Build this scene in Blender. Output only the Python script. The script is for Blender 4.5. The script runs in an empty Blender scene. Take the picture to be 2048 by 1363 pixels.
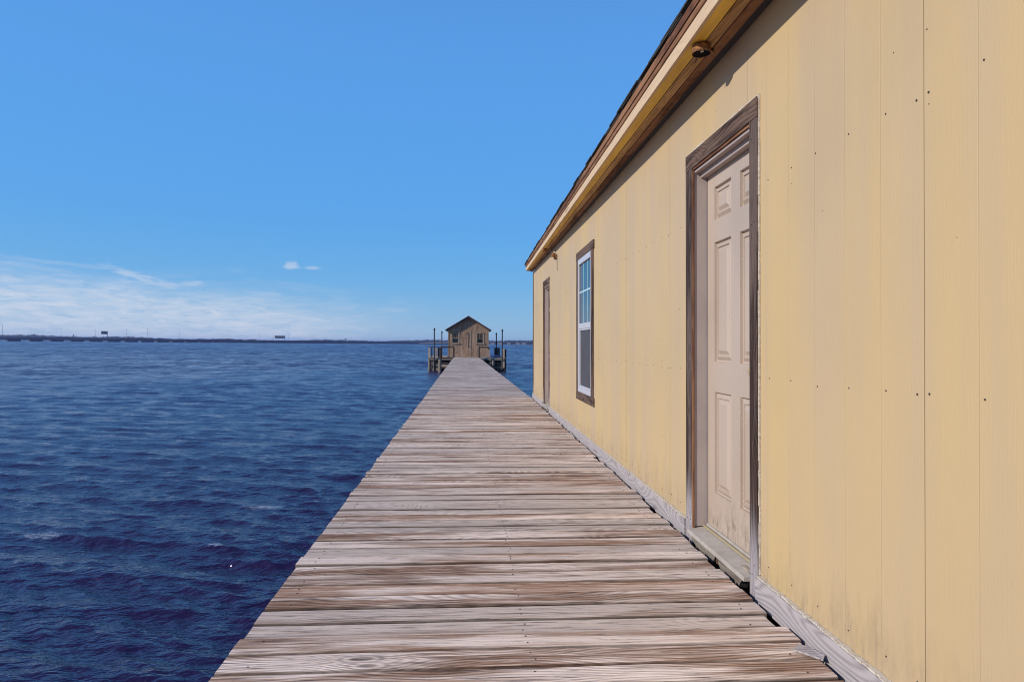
import bpy, bmesh, math, random
import numpy as np
from mathutils import Vector, Matrix
R = math.radians
random.seed(7); rng = np.random.default_rng(7)
S = bpy.context.scene
COL = S.collection

# ------------------------------------------------------------------ camera
cam = bpy.data.cameras.new("camera"); camo = bpy.data.objects.new("camera", cam); COL.objects.link(camo)
cam.sensor_width = 36.0; cam.lens = 36.0*1300/2048; cam.clip_start = .05; cam.clip_end = 30000
YAW = math.atan((1024-930)/1300)
M = Matrix.Rotation(-YAW, 4, 'Z') @ Matrix.Rotation(R(.27), 4, 'X') @ Matrix.Rotation(R(-.5), 4, 'Y') @ Matrix.Rotation(R(90), 4, 'X')
M.translation = Vector((0, 0, 1.22)); camo.matrix_world = M
S.camera = camo

# ------------------------------------------------------------------ light
SUN_DIR = Vector((-1, -.40, .53)).normalized()
sun = bpy.data.lights.new("sun", 'SUN'); suno = bpy.data.objects.new("sun", sun); COL.objects.link(suno)
sun.energy = 4.2; sun.angle = R(.53); sun.color = (1, .945, .86)
suno.rotation_euler = SUN_DIR.to_track_quat('Z', 'Y').to_euler()
S.view_settings.view_transform = 'Standard'; S.view_settings.look = 'None'
S.cycles.pixel_filter_type = 'BLACKMAN_HARRIS'; S.cycles.filter_width = 1.05
S.view_settings.exposure = 0.0; S.view_settings.gamma = 1

# ------------------------------------------------------------------ node helpers
class G:
    def __init__(s, nt): s.nt = nt
    def node(s, t, ins=None, **p):
        n = s.nt.nodes.new(t)
        for k, v in p.items(): setattr(n, k, v)
        for k, v in (ins or {}).items(): s.put(n.inputs[k], v)
        return n
    def put(s, sock, v):
        if isinstance(v, X): v = v.s
        if hasattr(v, 'is_output'): s.nt.links.new(v, sock)
        else:
            if isinstance(v, (tuple, list)) and len(v) == 3 and len(getattr(sock, 'default_value', [0]*3)) == 4: v = tuple(v)+(1,)
            sock.default_value = v
    def m(s, op, a, b=0, c=0, clamp=False):
        n = s.nt.nodes.new('ShaderNodeMath'); n.operation = op; n.use_clamp = clamp
        s.put(n.inputs[0], a); s.put(n.inputs[1], b); s.put(n.inputs[2], c)
        return X(s, n.outputs[0])
    def mix(s, f, a, b, mode='MIX'):
        n = s.nt.nodes.new('ShaderNodeMix'); n.data_type = 'RGBA'; n.blend_type = mode; n.clamp_factor = True
        s.put(n.inputs[0], f); s.put(n.inputs[6], a); s.put(n.inputs[7], b); return X(s, n.outputs[2])
    def sep(s, v):
        n = s.node('ShaderNodeSeparateXYZ', {0: v}); return [X(s, n.outputs[i]) for i in range(3)]
    def comb(s, x, y, z):
        return X(s, s.node('ShaderNodeCombineXYZ', {0: x, 1: y, 2: z}).outputs[0])
    def noise(s, v, scale=1, detail=3, rough=.5, dist=0, out=0):
        n = s.node('ShaderNodeTexNoise', {'Vector': v, 'Scale': scale, 'Detail': detail, 'Roughness': rough, 'Distortion': dist})
        return X(s, n.outputs[out])
    def vor(s, v, scale=1, out='Distance', **p):
        n = s.node('ShaderNodeTexVoronoi', {'Vector': v, 'Scale': scale}, **p); return X(s, n.outputs[out])
    def ss(s, v, lo, hi, a=0., b=1.):
        n = s.node('ShaderNodeMapRange', {0: v, 1: lo, 2: hi, 3: a, 4: b}, interpolation_type='SMOOTHSTEP'); return X(s, n.outputs[0])
    def attr(s, name, out='Vector'):
        return X(s, s.node('ShaderNodeAttribute', attribute_name=name).outputs[out])
    def obj(s): return X(s, s.nt.nodes.new('ShaderNodeTexCoord').outputs['Object'])
class X:
    def __init__(s, g, sock): s.g = g; s.s = sock
    def __add__(s, o): return s.g.m('ADD', s, o)
    __radd__ = __add__
    def __sub__(s, o): return s.g.m('SUBTRACT', s, o)
    def __rsub__(s, o): return s.g.m('SUBTRACT', o, s)
    def __mul__(s, o): return s.g.m('MULTIPLY', s, o)
    __rmul__ = __mul__
    def __truediv__(s, o): return s.g.m('DIVIDE', s, o)
    def cl(s): return s.g.m('ADD', s, 0, clamp=True)

def mat(name, build=None, color=(.5,.5,.5), rough=.6, metal=0., spec=.5):
    m = bpy.data.materials.new(name); m.use_nodes = True
    nt = m.node_tree; b = nt.nodes['Principled BSDF']; g = G(nt)
    b.inputs['Base Color'].default_value = tuple(color)+(1,); b.inputs['Roughness'].default_value = rough
    b.inputs['Metallic'].default_value = metal; b.inputs['Specular IOR Level'].default_value = spec
    if build: build(g, b)
    return m
def bump(g, b, h, dist=.002, strength=1.0):
    n = g.node('ShaderNodeBump', {'Height': h, 'Distance': dist, 'Strength': strength}); g.put(b.inputs['Normal'], X(g, n.outputs[0]))

# ------------------------------------------------------------------ world
w = bpy.data.worlds.new("World"); S.world = w; w.use_nodes = True
g = G(w.node_tree); bg = w.node_tree.nodes['Background']
sky = g.node('ShaderNodeTexSky', sky_type='NISHITA', sun_disc=False)
sky.sun_elevation = math.asin(SUN_DIR.z); sky.sun_rotation = math.atan2(SUN_DIR.x, SUN_DIR.y)
sky.altitude = 0; sky.air_density = 1.0; sky.dust_density = .3; sky.ozone_density = 2.0
gen = X(g, w.node_tree.nodes.new('ShaderNodeTexCoord').outputs['Generated'])
dx, dy, dz = g.sep(gen)
az = g.m('ARCTAN2', dx, dy)*(180/math.pi); el = g.m('ARCSINE', dz)*(180/math.pi)
# grade of the sky: bluer and a touch brighter than the raw model
hs = g.node('ShaderNodeHueSaturation', {'Saturation': 1.22, 'Value': 1.0, 'Hue': .503, 'Color': X(g, sky.outputs[0])})
elc = g.m('MAXIMUM', el, 0)
ramp = g.node('ShaderNodeValToRGB', {0: elc/90})
cr = ramp.color_ramp; cr.interpolation = 'B_SPLINE'
cr.elements[0].position = 0; cr.elements[0].color = (.27, .50, .76, 1); cr.elements[1].position = 1; cr.elements[1].color = (.025, .09, .34, 1)
for p_, c_ in ((2/90, (.23,.48,.78,1)), (5/90, (.135,.43,.82,1)), (11/90, (.10,.39,.88,1)), (27/90, (.115,.375,.90,1)), (40/90, (.06,.19,.52,1))):
    e_ = cr.elements.new(p_); e_.color = c_
grad = g.mix(1.0, X(g, ramp.outputs[0]), (10, 10, 10), 'MULTIPLY')
skyc = g.mix(.86, X(g, hs.outputs[0]), grad)
# thin veil cloud low on the left, wisps and small puffs above it
wv = g.comb(az*.09, el*.55, 0)
n1 = g.noise(wv, 1.0, 6, .6, .6); n2 = g.noise(g.comb(az*.55, el*2.2, 3), 1.0, 8, .68, .5); n3 = g.noise(g.comb(az*.5, el*2.6, 9), 1.0, 8, .65, .8)
top = 4.6 + (az+12)*-.06 + (n1-.5)*6.0
azm = g.ss(az, -1, -17) * g.ss(az, -75, -50)
veil = g.ss(top-el, -.4, 3.2)*azm*.85*g.m('MAXIMUM', n3*2.6-.45, .05)
low = g.ss(el, 3.0, 0.)*g.ss(az, 8, -18)*.42
def wisp(a0, e0, sa, se, slope, k):
    ea = (az-a0); ee = (el-e0) - ea*slope
    d = g.m('SQRT', (ea/sa)*(ea/sa) + (ee/se)*(ee/se)) + (n2-.5)*2.6
    return g.ss(d, 1.15, .15)*k
cl = g.m('MAXIMUM', veil, low)
for a in [(-26.0, 4.9, 2.4, .46, -.30, .6), (-24.0, 4.4, 1.8, .5, -.1, .5), (-21.9, 4.6, 1.8, .34, .12, .45), (-31.5, 5.6, 6, .22, -.06, .22),
          (-14.8, 6.35, .85, .38, 0, .6), (-13.0, 6.25, .7, .22, 0, .45), (-16.8, 3.9, 2.2, .35, -.1, .35),
          (-6.3, 2.9, 2.0, .3, 0, .25), (-25.9, 1.25, .35, .22, 0, .7), (-33, 2.2, .5, .15, 0, .5), (-31, 1.3, .7, .14, 0, .45), (-29.8, 1.9, .5, .12, 0, .5)]:
    cl = g.m('MAXIMUM', cl, wisp(*a))
# other parts of the sky get some scattered cloud too
far = g.ss(g.noise(g.comb(dx*3/(dz+.2), dy*3/(dz+.2), 0), 1, 6, .6), .62, .8)*g.ss(g.m('ABSOLUTE', az), 70, 110)*.5
cl = g.m('MAXIMUM', cl, far)
final = g.mix(cl, skyc, (5.9, 6.75, 8.1))
g.put(bg.inputs[0], final); bg.inputs[1].default_value = .1

# ------------------------------------------------------------------ mesh helpers
def tag(o, label=None, cat=None, group=None, kind=None):
    if label: o['label'] = label
    if cat: o['category'] = cat
    if group: o['group'] = group
    if kind: o['kind'] = kind
    return o
def empty(name, loc=(0,0,0), parent=None):
    o = bpy.data.objects.new(name, None); COL.objects.link(o); o.location = loc; o.parent = parent; o.empty_display_size = .2
    return o
class MB:
    """collects quads with material index, a grain coordinate and a random value"""
    def __init__(s): s.v = []; s.f = []; s.mi = []; s.gc = []; s.rn = []; s.ed = []
    def add(s, vs, fs, gc=None, rn=0., mi=0, ed=None):
        b = len(s.v); s.v += [tuple(p) for p in vs]; s.gc += [tuple(p) for p in (gc or vs)]; s.rn += [rn]*len(vs); s.ed += list(ed or [0.]*len(vs))
        s.f += [tuple(i+b for i in f) for f in fs]; s.mi += [mi]*len(fs); return s
    def hexa(s, P, axis=0, off=None, rn=None, mi=0):
        """P: 8 corners, index = ix + 2*iy + 4*iz ; axis = grain direction"""
        off = off if off is not None else [random.uniform(0, 60) for _ in range(3)]
        rn = random.random() if rn is None else rn
        o = [axis] + [a for a in (0,1,2) if a != axis]
        if axis == 2: o = [2, 1, 0]
        if axis == 1: o = [1, 2, 0]
        gc = [tuple(p[o[k]]+off[k] for k in range(3)) for p in P]
        F = [(0,2,3,1),(4,5,7,6),(0,1,5,4),(2,6,7,3),(0,4,6,2),(1,3,7,5)]
        return s.add(P, F, gc, rn, mi)
    def box(s, x0, x1, y0, y1, z0, z1, **k):
        return s.hexa([(x, y, z) for z in (z0, z1) for y in (y0, y1) for x in (x0, x1)], **k)
    def tube(s, pts, r, n=10, caps=True, mi=0, rn=0.):
        pts = [Vector(p) for p in pts]; rr = r if isinstance(r, (list, tuple)) else [r]*len(pts)
        vs = []
        for i, p in enumerate(pts):
            d = (pts[min(i+1, len(pts)-1)] - pts[max(i-1, 0)]).normalized()
            a = d.orthogonal().normalized() if abs(d.z) < .9 else Vector((1,0,0)); b = d.cross(a).normalized(); a = b.cross(d)
            vs += [p + (a*math.cos(2*math.pi*k/n) + b*math.sin(2*math.pi*k/n))*rr[i] for k in range(n)]
        fs = [(i*n+k, i*n+(k+1) % n, (i+1)*n+(k+1) % n, (i+1)*n+k) for i in range(len(pts)-1) for k in range(n)]
        if caps: fs += [tuple(range(n-1, -1, -1)), tuple((len(pts)-1)*n+k for k in range(n))]
        gc = [(v[2], v[0], v[1]) for v in vs]
        return s.add(vs, fs, gc, rn, mi)
    def build(s, name, m, parent=None, smooth=False, bevel=0, loc=None):
        me = bpy.data.meshes.new(name)
        vs = s.v
        if loc is not None: vs = [(a-loc[0], b-loc[1], c-loc[2]) for a, b, c in vs]
        me.from_pydata(vs, [], s.f); me.update()
        for x in (m if isinstance(m, (list, tuple)) else [m]): me.materials.append(x)
        me.polygons.foreach_set('material_index', s.mi)
        a = me.attributes.new('gc', 'FLOAT_VECTOR', 'POINT'); a.data.foreach_set('vector', np.array(s.gc, 'f').ravel())
        a = me.attributes.new('rnd', 'FLOAT', 'POINT'); a.data.foreach_set('value', np.array(s.rn, 'f'))
        a = me.attributes.new('edge', 'FLOAT', 'POINT'); a.data.foreach_set('value', np.array(s.ed, 'f'))
        bm = bmesh.new(); bm.from_mesh(me); bmesh.ops.recalc_face_normals(bm, faces=bm.faces); bm.to_mesh(me); bm.free()
        if smooth: me.polygons.foreach_set('use_smooth', [True]*len(me.polygons))
        o = bpy.data.objects.new(name, me); COL.objects.link(o); o.parent = parent
        if loc is not None: o.location = loc
        if bevel:
            b = o.modifiers.new('bevel', 'BEVEL'); b.width = bevel; b.segments = 1; b.limit_method = 'ANGLE'; b.angle_limit = R(40)
        return o

# ------------------------------------------------------------------ materials
def wood(name, light, brown, dark, patch=(.45, .62), ring=.5, ringscale=85, rough=.8, tint=.25, bumpd=.0025, fresh=None, knots=True, pale=None, streak=.6, ringvar=False, ringmin=.35):
    """weathered softwood read from the board's own grain coordinate (x along, y across, z through)"""
    def f(g, b):
        P = g.attr('gc'); rn = g.attr('rnd', 'Fac'); x, y, z = g.sep(P)
        kd = 0.
        if knots:
            kv = g.comb(x*1.15, y*3.2, z*.0)
            kdist = g.vor(kv, 1.0, 'Distance'); kc = g.sep(g.vor(kv, 1.0, 'Color'))[0]
            kon = g.ss(kc, .50, .56)
            kb = g.ss(kdist, .34, 0.)*kon
            kcore = g.ss(kdist, .075, .045)*kon
        wob = g.noise(g.comb(x*.55, y*1.4, z*1.4), 1, 2, .5)
        wob2 = g.noise(g.comb(x*2.0, y*9, z*9), 1, 3, .55)
        yy = y + (wob-.5)*.10
        yc = (g.m('FRACT', yy*3.3) - .5)/3.3
        cx_ = g.noise(g.comb(x*1.05, 7., rn*30), 1, 1)*.17
        rr = g.m('SQRT', yc*yc*.36 + cx_*cx_ + .00003)
        rr = rr + (wob2-.5)*.008
        if knots: rr = rr + kb*.035
        rg = g.m('SINE', rr*(2*math.pi*ringscale))*.5 + .5
        rg = g.m('POWER', rg, 1.7)
        if ringvar: rg = rg*g.ss(g.m('FRACT', rn*7.3), .15, .75, .25, 1.)
        crack = g.ss(g.noise(g.comb(x*1.4, y*60, z*60+3), 1, 2, .5), .63, .70)*g.ss(g.noise(g.comb(x*1.5, y*8, 5), 1, 2), .45, .6)
        fine = g.noise(g.comb(x*4.0, y*105, z*105), 1, 4, .7)
        mid = g.noise(g.comb(x*1.1, y*22, z*22), 1, 4, .62)
        broad = g.noise(g.comb(x*.8, y*6.5, z*6.5), 1, 3, .55)
        pt = g.ss(broad + (rn-.5)*.26 + (mid-.5)*.45, patch[0], patch[1])
        col = g.mix(pt, light, brown)
        col = g.mix(rg*ring*(ringmin+pt*(1-ringmin)), col, dark)
        col = g.mix(g.ss(mid, .52, .74)*streak, col, brown)
        col = g.mix(g.ss(fine, .54, .66)*.55*(streak/.6), col, dark)
        col = g.mix(g.ss(fine, .46, .32)*.55, col, tuple(min(1, c*1.28) for c in light))
        col = g.mix(crack*.8, col, tuple(c*.5 for c in dark))
        if ringvar:
            eg = g.attr('edge', 'Fac'); col = g.mix(g.ss(eg + (mid-.5)*.6, .5, .97)*.74, col, tuple(c*.55 for c in dark))
        if pale is not None:   # bleached strip with its own ragged edge (low on the posts, where rain splashes)
            zz = g.sep(g.obj())[2]
            col = g.mix(g.ss(zz + (mid-.5)*.35, pale[1], pale[0])*.85, col, g.mix(rg*.4, (.38,.34,.35), (.20,.16,.165)))
        if knots:
            kr = g.m('SINE', kdist*150.)*.5 + .5
            col = g.mix(g.ss(kdist, .16, .07)*kon*.55, col, g.mix(kr, dark, light))
            col = g.mix(kcore*.9, col, tuple(c*.45 for c in dark))
        hv = g.node('ShaderNodeHueSaturation', {'Saturation': 1.0, 'Value': (rn-.5)*tint*2 + 1, 'Color': col})
        g.put(b.inputs['Base Color'], X(g, hv.outputs[0]))
        b.inputs['Roughness'].default_value = rough; b.inputs['Specular IOR Level'].default_value = .3
        h = fine*.6 + mid*.5 - rg*.35 - crack*.8
        if knots: h = h - kcore*1.2
        bump(g, b, h, bumpd, .9)
    return mat(name, f)

M_deck = wood('deck_wood', (.74,.60,.51), (.30,.17,.105), (.055,.03,.022), patch=(.45,.70), ring=.8, ringscale=130, tint=.26, bumpd=.008, streak=.88, ringvar=True)
M_trim = wood('trim_wood', (.125,.085,.068), (.045,.022,.014), (.010,.006,.004), patch=(.40,.58), ring=.8, ringscale=120, tint=.15, pale=(.08,.45), streak=1.)
M_trimtop = wood('head_wood', (.15,.092,.066), (.05,.024,.014), (.012,.007,.005), ring=.9, ringscale=120, tint=.1, streak=1.)
M_rust = wood('rust_brown_wood', (.28,.135,.065), (.13,.05,.024), (.03,.012,.008), ring=.5, tint=.1)
M_base = wood('pale_board_wood', (.40,.355,.35), (.32,.27,.26), (.13,.10,.10), patch=(.5,.8), ring=.55, ringmin=.8, ringscale=135, tint=.06, streak=.15, bumpd=.0015)
M_pink = wood('pink_fascia_wood', (.58,.42,.27), (.48,.33,.19), (.25,.15,.09), patch=(.6,.9), ring=.25, tint=.04, streak=.15, knots=False)
M_tan = wood('tan_soffit_wood', (.52,.32,.15), (.26,.13,.05), (.07,.035,.02), patch=(.45,.8), ring=.5, tint=.06, streak=.35)
M_pile = wood('pile_wood', (.25,.21,.17), (.13,.10,.08), (.05,.04,.035), ring=.4, tint=.2)
M_shed = wood('shed_siding_wood', (.37,.245,.165), (.25,.155,.10), (.08,.05,.035), ring=.3, tint=.14, streak=.3, bumpd=.002)
M_frame = wood('shed_trim_wood', (.33,.25,.18), (.22,.15,.10), (.1,.07,.05), ring=.2, tint=.1, streak=.2)
M_rail = wood('rail_wood', (.06,.042,.036), (.035,.024,.02), (.012,.009,.008), ring=.3, tint=.2)
M_raillt = wood('rail_light_wood', (.50,.38,.28), (.32,.21,.14), (.12,.08,.06), ring=.3, tint=.1, streak=.3)

SEAM0, PAN = 1.937, 1.31
def yellow(g, b):
    x, y, z = g.sep(g.obj())
    u = (y - SEAM0)/(PAN/6)
    fr = g.m('ABSOLUTE', g.m('FRACT', u + 60.5) - .5)*(PAN/6)      # distance to the nearest groove
    n = g.noise(g.comb(y*.9, z*.7, 0), 1, 4, .6)
    band = g.noise(g.comb(y*2.6, z*.16, 4), 1, 3, .5)
    emb = g.noise(g.comb(y*120, z*5.5, 1), 1, 4, .65); emb2 = g.noise(g.comb(y*30, z*1.2, 2), 1, 3, .6, .4)
    col = g.mix(g.ss(band, .36, .62), (.53, .375, .180), (.485, .353, .210))
    col = g.mix(g.ss(n, .4, .75)*.4, col, (.41, .30, .175))
    dirt = g.ss(z + (g.noise(g.comb(y*9, z*2.2, 0), 1, 5, .7)-.5)*.9, .40, -.05)
    grd = g.ss(g.noise(g.comb(y*40, z*7, 5), 1, 4, .7), .42, .68)
    col = g.mix(dirt*(.18+grd*.34), col, (.19, .135, .09))
    gl = g.ss(fr, .0028, .0008)
    stk = g.ss(g.noise(g.comb(g.m('FLOOR', u+.5)*7.3, z*1.1, 3), 1, 2), .35, .7)
    col = g.mix(gl*(.02+stk*.20), col, (.20,.13,.08))
    g.put(b.inputs['Base Color'], col); b.inputs['Roughness'].default_value = .55; b.inputs['Specular IOR Level'].default_value = .35
    rough_patch = g.ss(g.noise(g.comb(y*3.0, z*.5, 9), 1, 2), .56, .68)
    bump(g, b, emb*.36 + emb2*1.1*rough_patch - gl*.3, .0032, .8)
M_yellow = mat('yellow_siding', yellow)
def mustard(g, b):
    x, y, z = g.sep(g.obj()); n = g.noise(g.comb(y*1.5, x*9, 0), 1, 5, .65); n2 = g.noise(g.comb(y*9, x*14, 2), 1, 4, .7)
    c = g.mix(g.ss(n, .35, .7), (.80, .50, .06), (.58, .34, .05)); c = g.mix(g.ss(n2, .6, .74)*.6, c, (.2,.11,.04))
    g.put(b.inputs['Base Color'], c); b.inputs['Roughness'].default_value = .6; bump(g, b, n2, .001)
M_mustard = mat('mustard_soffit', mustard)
def shing(g, b):
    o = g.obj(); v = g.noise(o, 160, 2, .7); k = g.vor(g.comb(g.sep(o)[0]*4.2, g.sep(o)[1]*3.1, 0), 1, 'Color')
    c = g.mix(g.ss(v, .35, .7), (.008,.0075,.007), (.06,.052,.046)); c = g.mix(g.sep(k)[0]*.3, c, (.05,.045,.04))
    g.put(b.inputs['Base Color'], c); b.inputs['Roughness'].default_value = .95; bump(g, b, v, .004)
M_shingle = mat('asphalt_shingle', shing)
def doorp(g, b):
    o = g.obj(); x, y, z = g.sep(o)
    sp = g.vor(g.comb(y*55, z*38, x*55), 1, 'Distance', feature='F1'); pick = g.noise(g.comb(y*5, z*3, 0), 1, 3)
    chips = g.ss(sp, .16, .07)*g.ss(pick, .47, .62)
    n = g.noise(g.comb(y*2, z*1.2, 0), 1, 4)
    c = g.mix(g.ss(n, .3, .7), (.455,.355,.28), (.40,.31,.24))
    c = g.mix(chips*.7, c, (.78,.70,.64))
    mild = g.noise(g.comb(y*30, z*9, 0), 1, 6, .8); lowm = g.ss(z + (g.noise(g.comb(y*6, z*2, 3), 1, 3)-.5)*.5, .36, .08)
    c = g.mix(g.ss(mild, .45, .62)*lowm*.75, c, (.17,.12,.075))
    g.put(b.inputs['Base Color'], c); b.inputs['Roughness'].default_value = .42; bump(g, b, chips*.5 - mild*lowm*.4 + g.noise(g.comb(y*70, z*14, 0), 1, 3)*.25, .0012)
M_doorp = mat('door_paint', doorp)
def jambp(g, b):
    o = g.obj(); n = g.noise(o, 3, 5, .6); c = g.mix(g.ss(n, .35, .75), (.42,.34,.305), (.36,.285,.26))
    g.put(b.inputs['Base Color'], c); b.inputs['Roughness'].default_value = .5; bump(g, b, g.noise(o, 60, 3), .0006)
M_jamb = mat('jamb_paint', jambp)
def sillp(g, b):
    o = g.obj(); n = g.noise(o, 9, 5, .7); c = g.mix(g.ss(n, .35, .7), (.44,.39,.34), (.35,.30,.25)); c = g.mix(g.ss(n, .66, .75)*.5, c, (.2,.15,.1))
    g.put(b.inputs['Base Color'], c); b.inputs['Roughness'].default_value = .5; bump(g, b, n, .001)
M_sill = mat('sill_metal', sillp)
def rustm(g, b):
    o = g.obj(); n = g.noise(o, 45, 5, .7); c = g.mix(g.ss(n, .4, .6), (.34,.15,.045), (.10,.035,.015)); c = g.mix(g.ss(n, .62, .7), c, (.45,.3,.12))
    g.put(b.inputs['Base Color'], c); b.inputs['Roughness'].default_value = .85; bump(g, b, n, .003)
M_rusty = mat('rusted_metal', rustm)
M_brass = mat('dirty_brass', color=(.40,.31,.17), rough=.45)
M_black = mat('dark_gap', color=(.012,.011,.013), rough=.9)
M_dark = mat('dark_interior', color=(.02,.018,.017), rough=.9)
M_nail = mat('nail_head', lambda g, b: g.put(b.inputs['Base Color'], g.mix(g.noise(g.obj(), 300, 2), (.03,.022,.018), (.12,.09,.08))), rough=.6, metal=.4)
def caulkf(g, b):
    n = g.noise(g.obj(), 55, 4, .7); g.put(b.inputs['Base Color'], g.mix(g.ss(n, .4, .68), (.60,.53,.45), (.42,.35,.26))); b.inputs['Roughness'].default_value = .8; bump(g, b, n, .004)
M_caulk = mat('old_caulk', caulkf)
M_vinyl = mat('white_vinyl', lambda g, b: (g.put(b.inputs['Base Color'], g.mix(g.noise(g.obj(), 4, 4), (.52,.515,.55), (.42,.41,.44)))), rough=.35)
M_muntin = mat('teal_grille', color=(.42,.60,.62), rough=.4)
def glassf(g, b):
    o = g.obj(); g.put(b.inputs['Base Color'], g.mix(g.ss(g.noise(o, 2.2, 3), .45, .7), (.012,.035,.06), (.03,.075,.10)))
    b.inputs['Roughness'].default_value = .06; b.inputs['IOR'].default_value = 1.5; bump(g, b, g.noise(o, 1.4, 2), .006, .4)
M_glass = mat('window_glass', glassf)
M_screen = mat('insect_screen', lambda g, b: (g.put(b.inputs['Base Color'], g.mix(g.noise(g.obj(), 5, 4), (.045,.042,.05), (.075,.07,.078)))), rough=.7)
M_shedglass = mat('shed_glass', color=(.012,.014,.016), rough=.15)
M_metalroof = mat('metal_roof', lambda g, b: g.put(b.inputs['Base Color'], g.mix(g.noise(g.obj(), 3, 4), (.70,.71,.76), (.55,.56,.60))), rough=.45)
M_rooftrim = mat('dark_roof_edge', color=(.035,.03,.038), rough=.7)
M_tarp = mat('blue_tarp', lambda g, b: g.put(b.inputs['Base Color'], g.mix(g.noise(g.obj(), 8, 3), (.02,.035,.16), (.03,.06,.25))), rough=.5)
M_post = mat('dark_post_paint', color=(.03,.03,.04), rough=.6)
def concf(c1, c2):
    return lambda g, b: g.put(b.inputs['Base Color'], g.mix(g.noise(g.obj(), .15, 5), c1, c2))
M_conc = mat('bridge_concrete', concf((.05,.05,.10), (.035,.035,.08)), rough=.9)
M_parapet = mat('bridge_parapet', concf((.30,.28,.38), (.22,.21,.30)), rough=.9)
M_ramp = mat('ramp_concrete', concf((.42,.39,.36), (.34,.32,.30)), rough=.9)
M_pole = mat('pole_metal', color=(.17,.17,.20), rough=.6)
M_signback = mat('sign_back', concf((.20,.16,.16), (.13,.10,.11)), rough=.7)
M_signtan = mat('sign_tan', concf((.42,.33,.28), (.30,.22,.20)), rough=.7)
M_leafs = mat('far_foliage', lambda g, b: g.put(b.inputs['Base Color'], g.mix(g.noise(g.obj(), .09, 4), (.022,.032,.035), (.06,.068,.062))), rough=.9)
M_house = mat('house_wall', color=(.26,.24,.24), rough=.8); M_hroof = mat('house_roof', color=(.13,.12,.13), rough=.8)
M_leaf = mat('dry_leaf', lambda g, b: g.put(b.inputs['Base Color'], g.mix(g.noise(g.obj(), 60, 3), (.55,.47,.37), (.38,.30,.21))), rough=.8)

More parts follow.
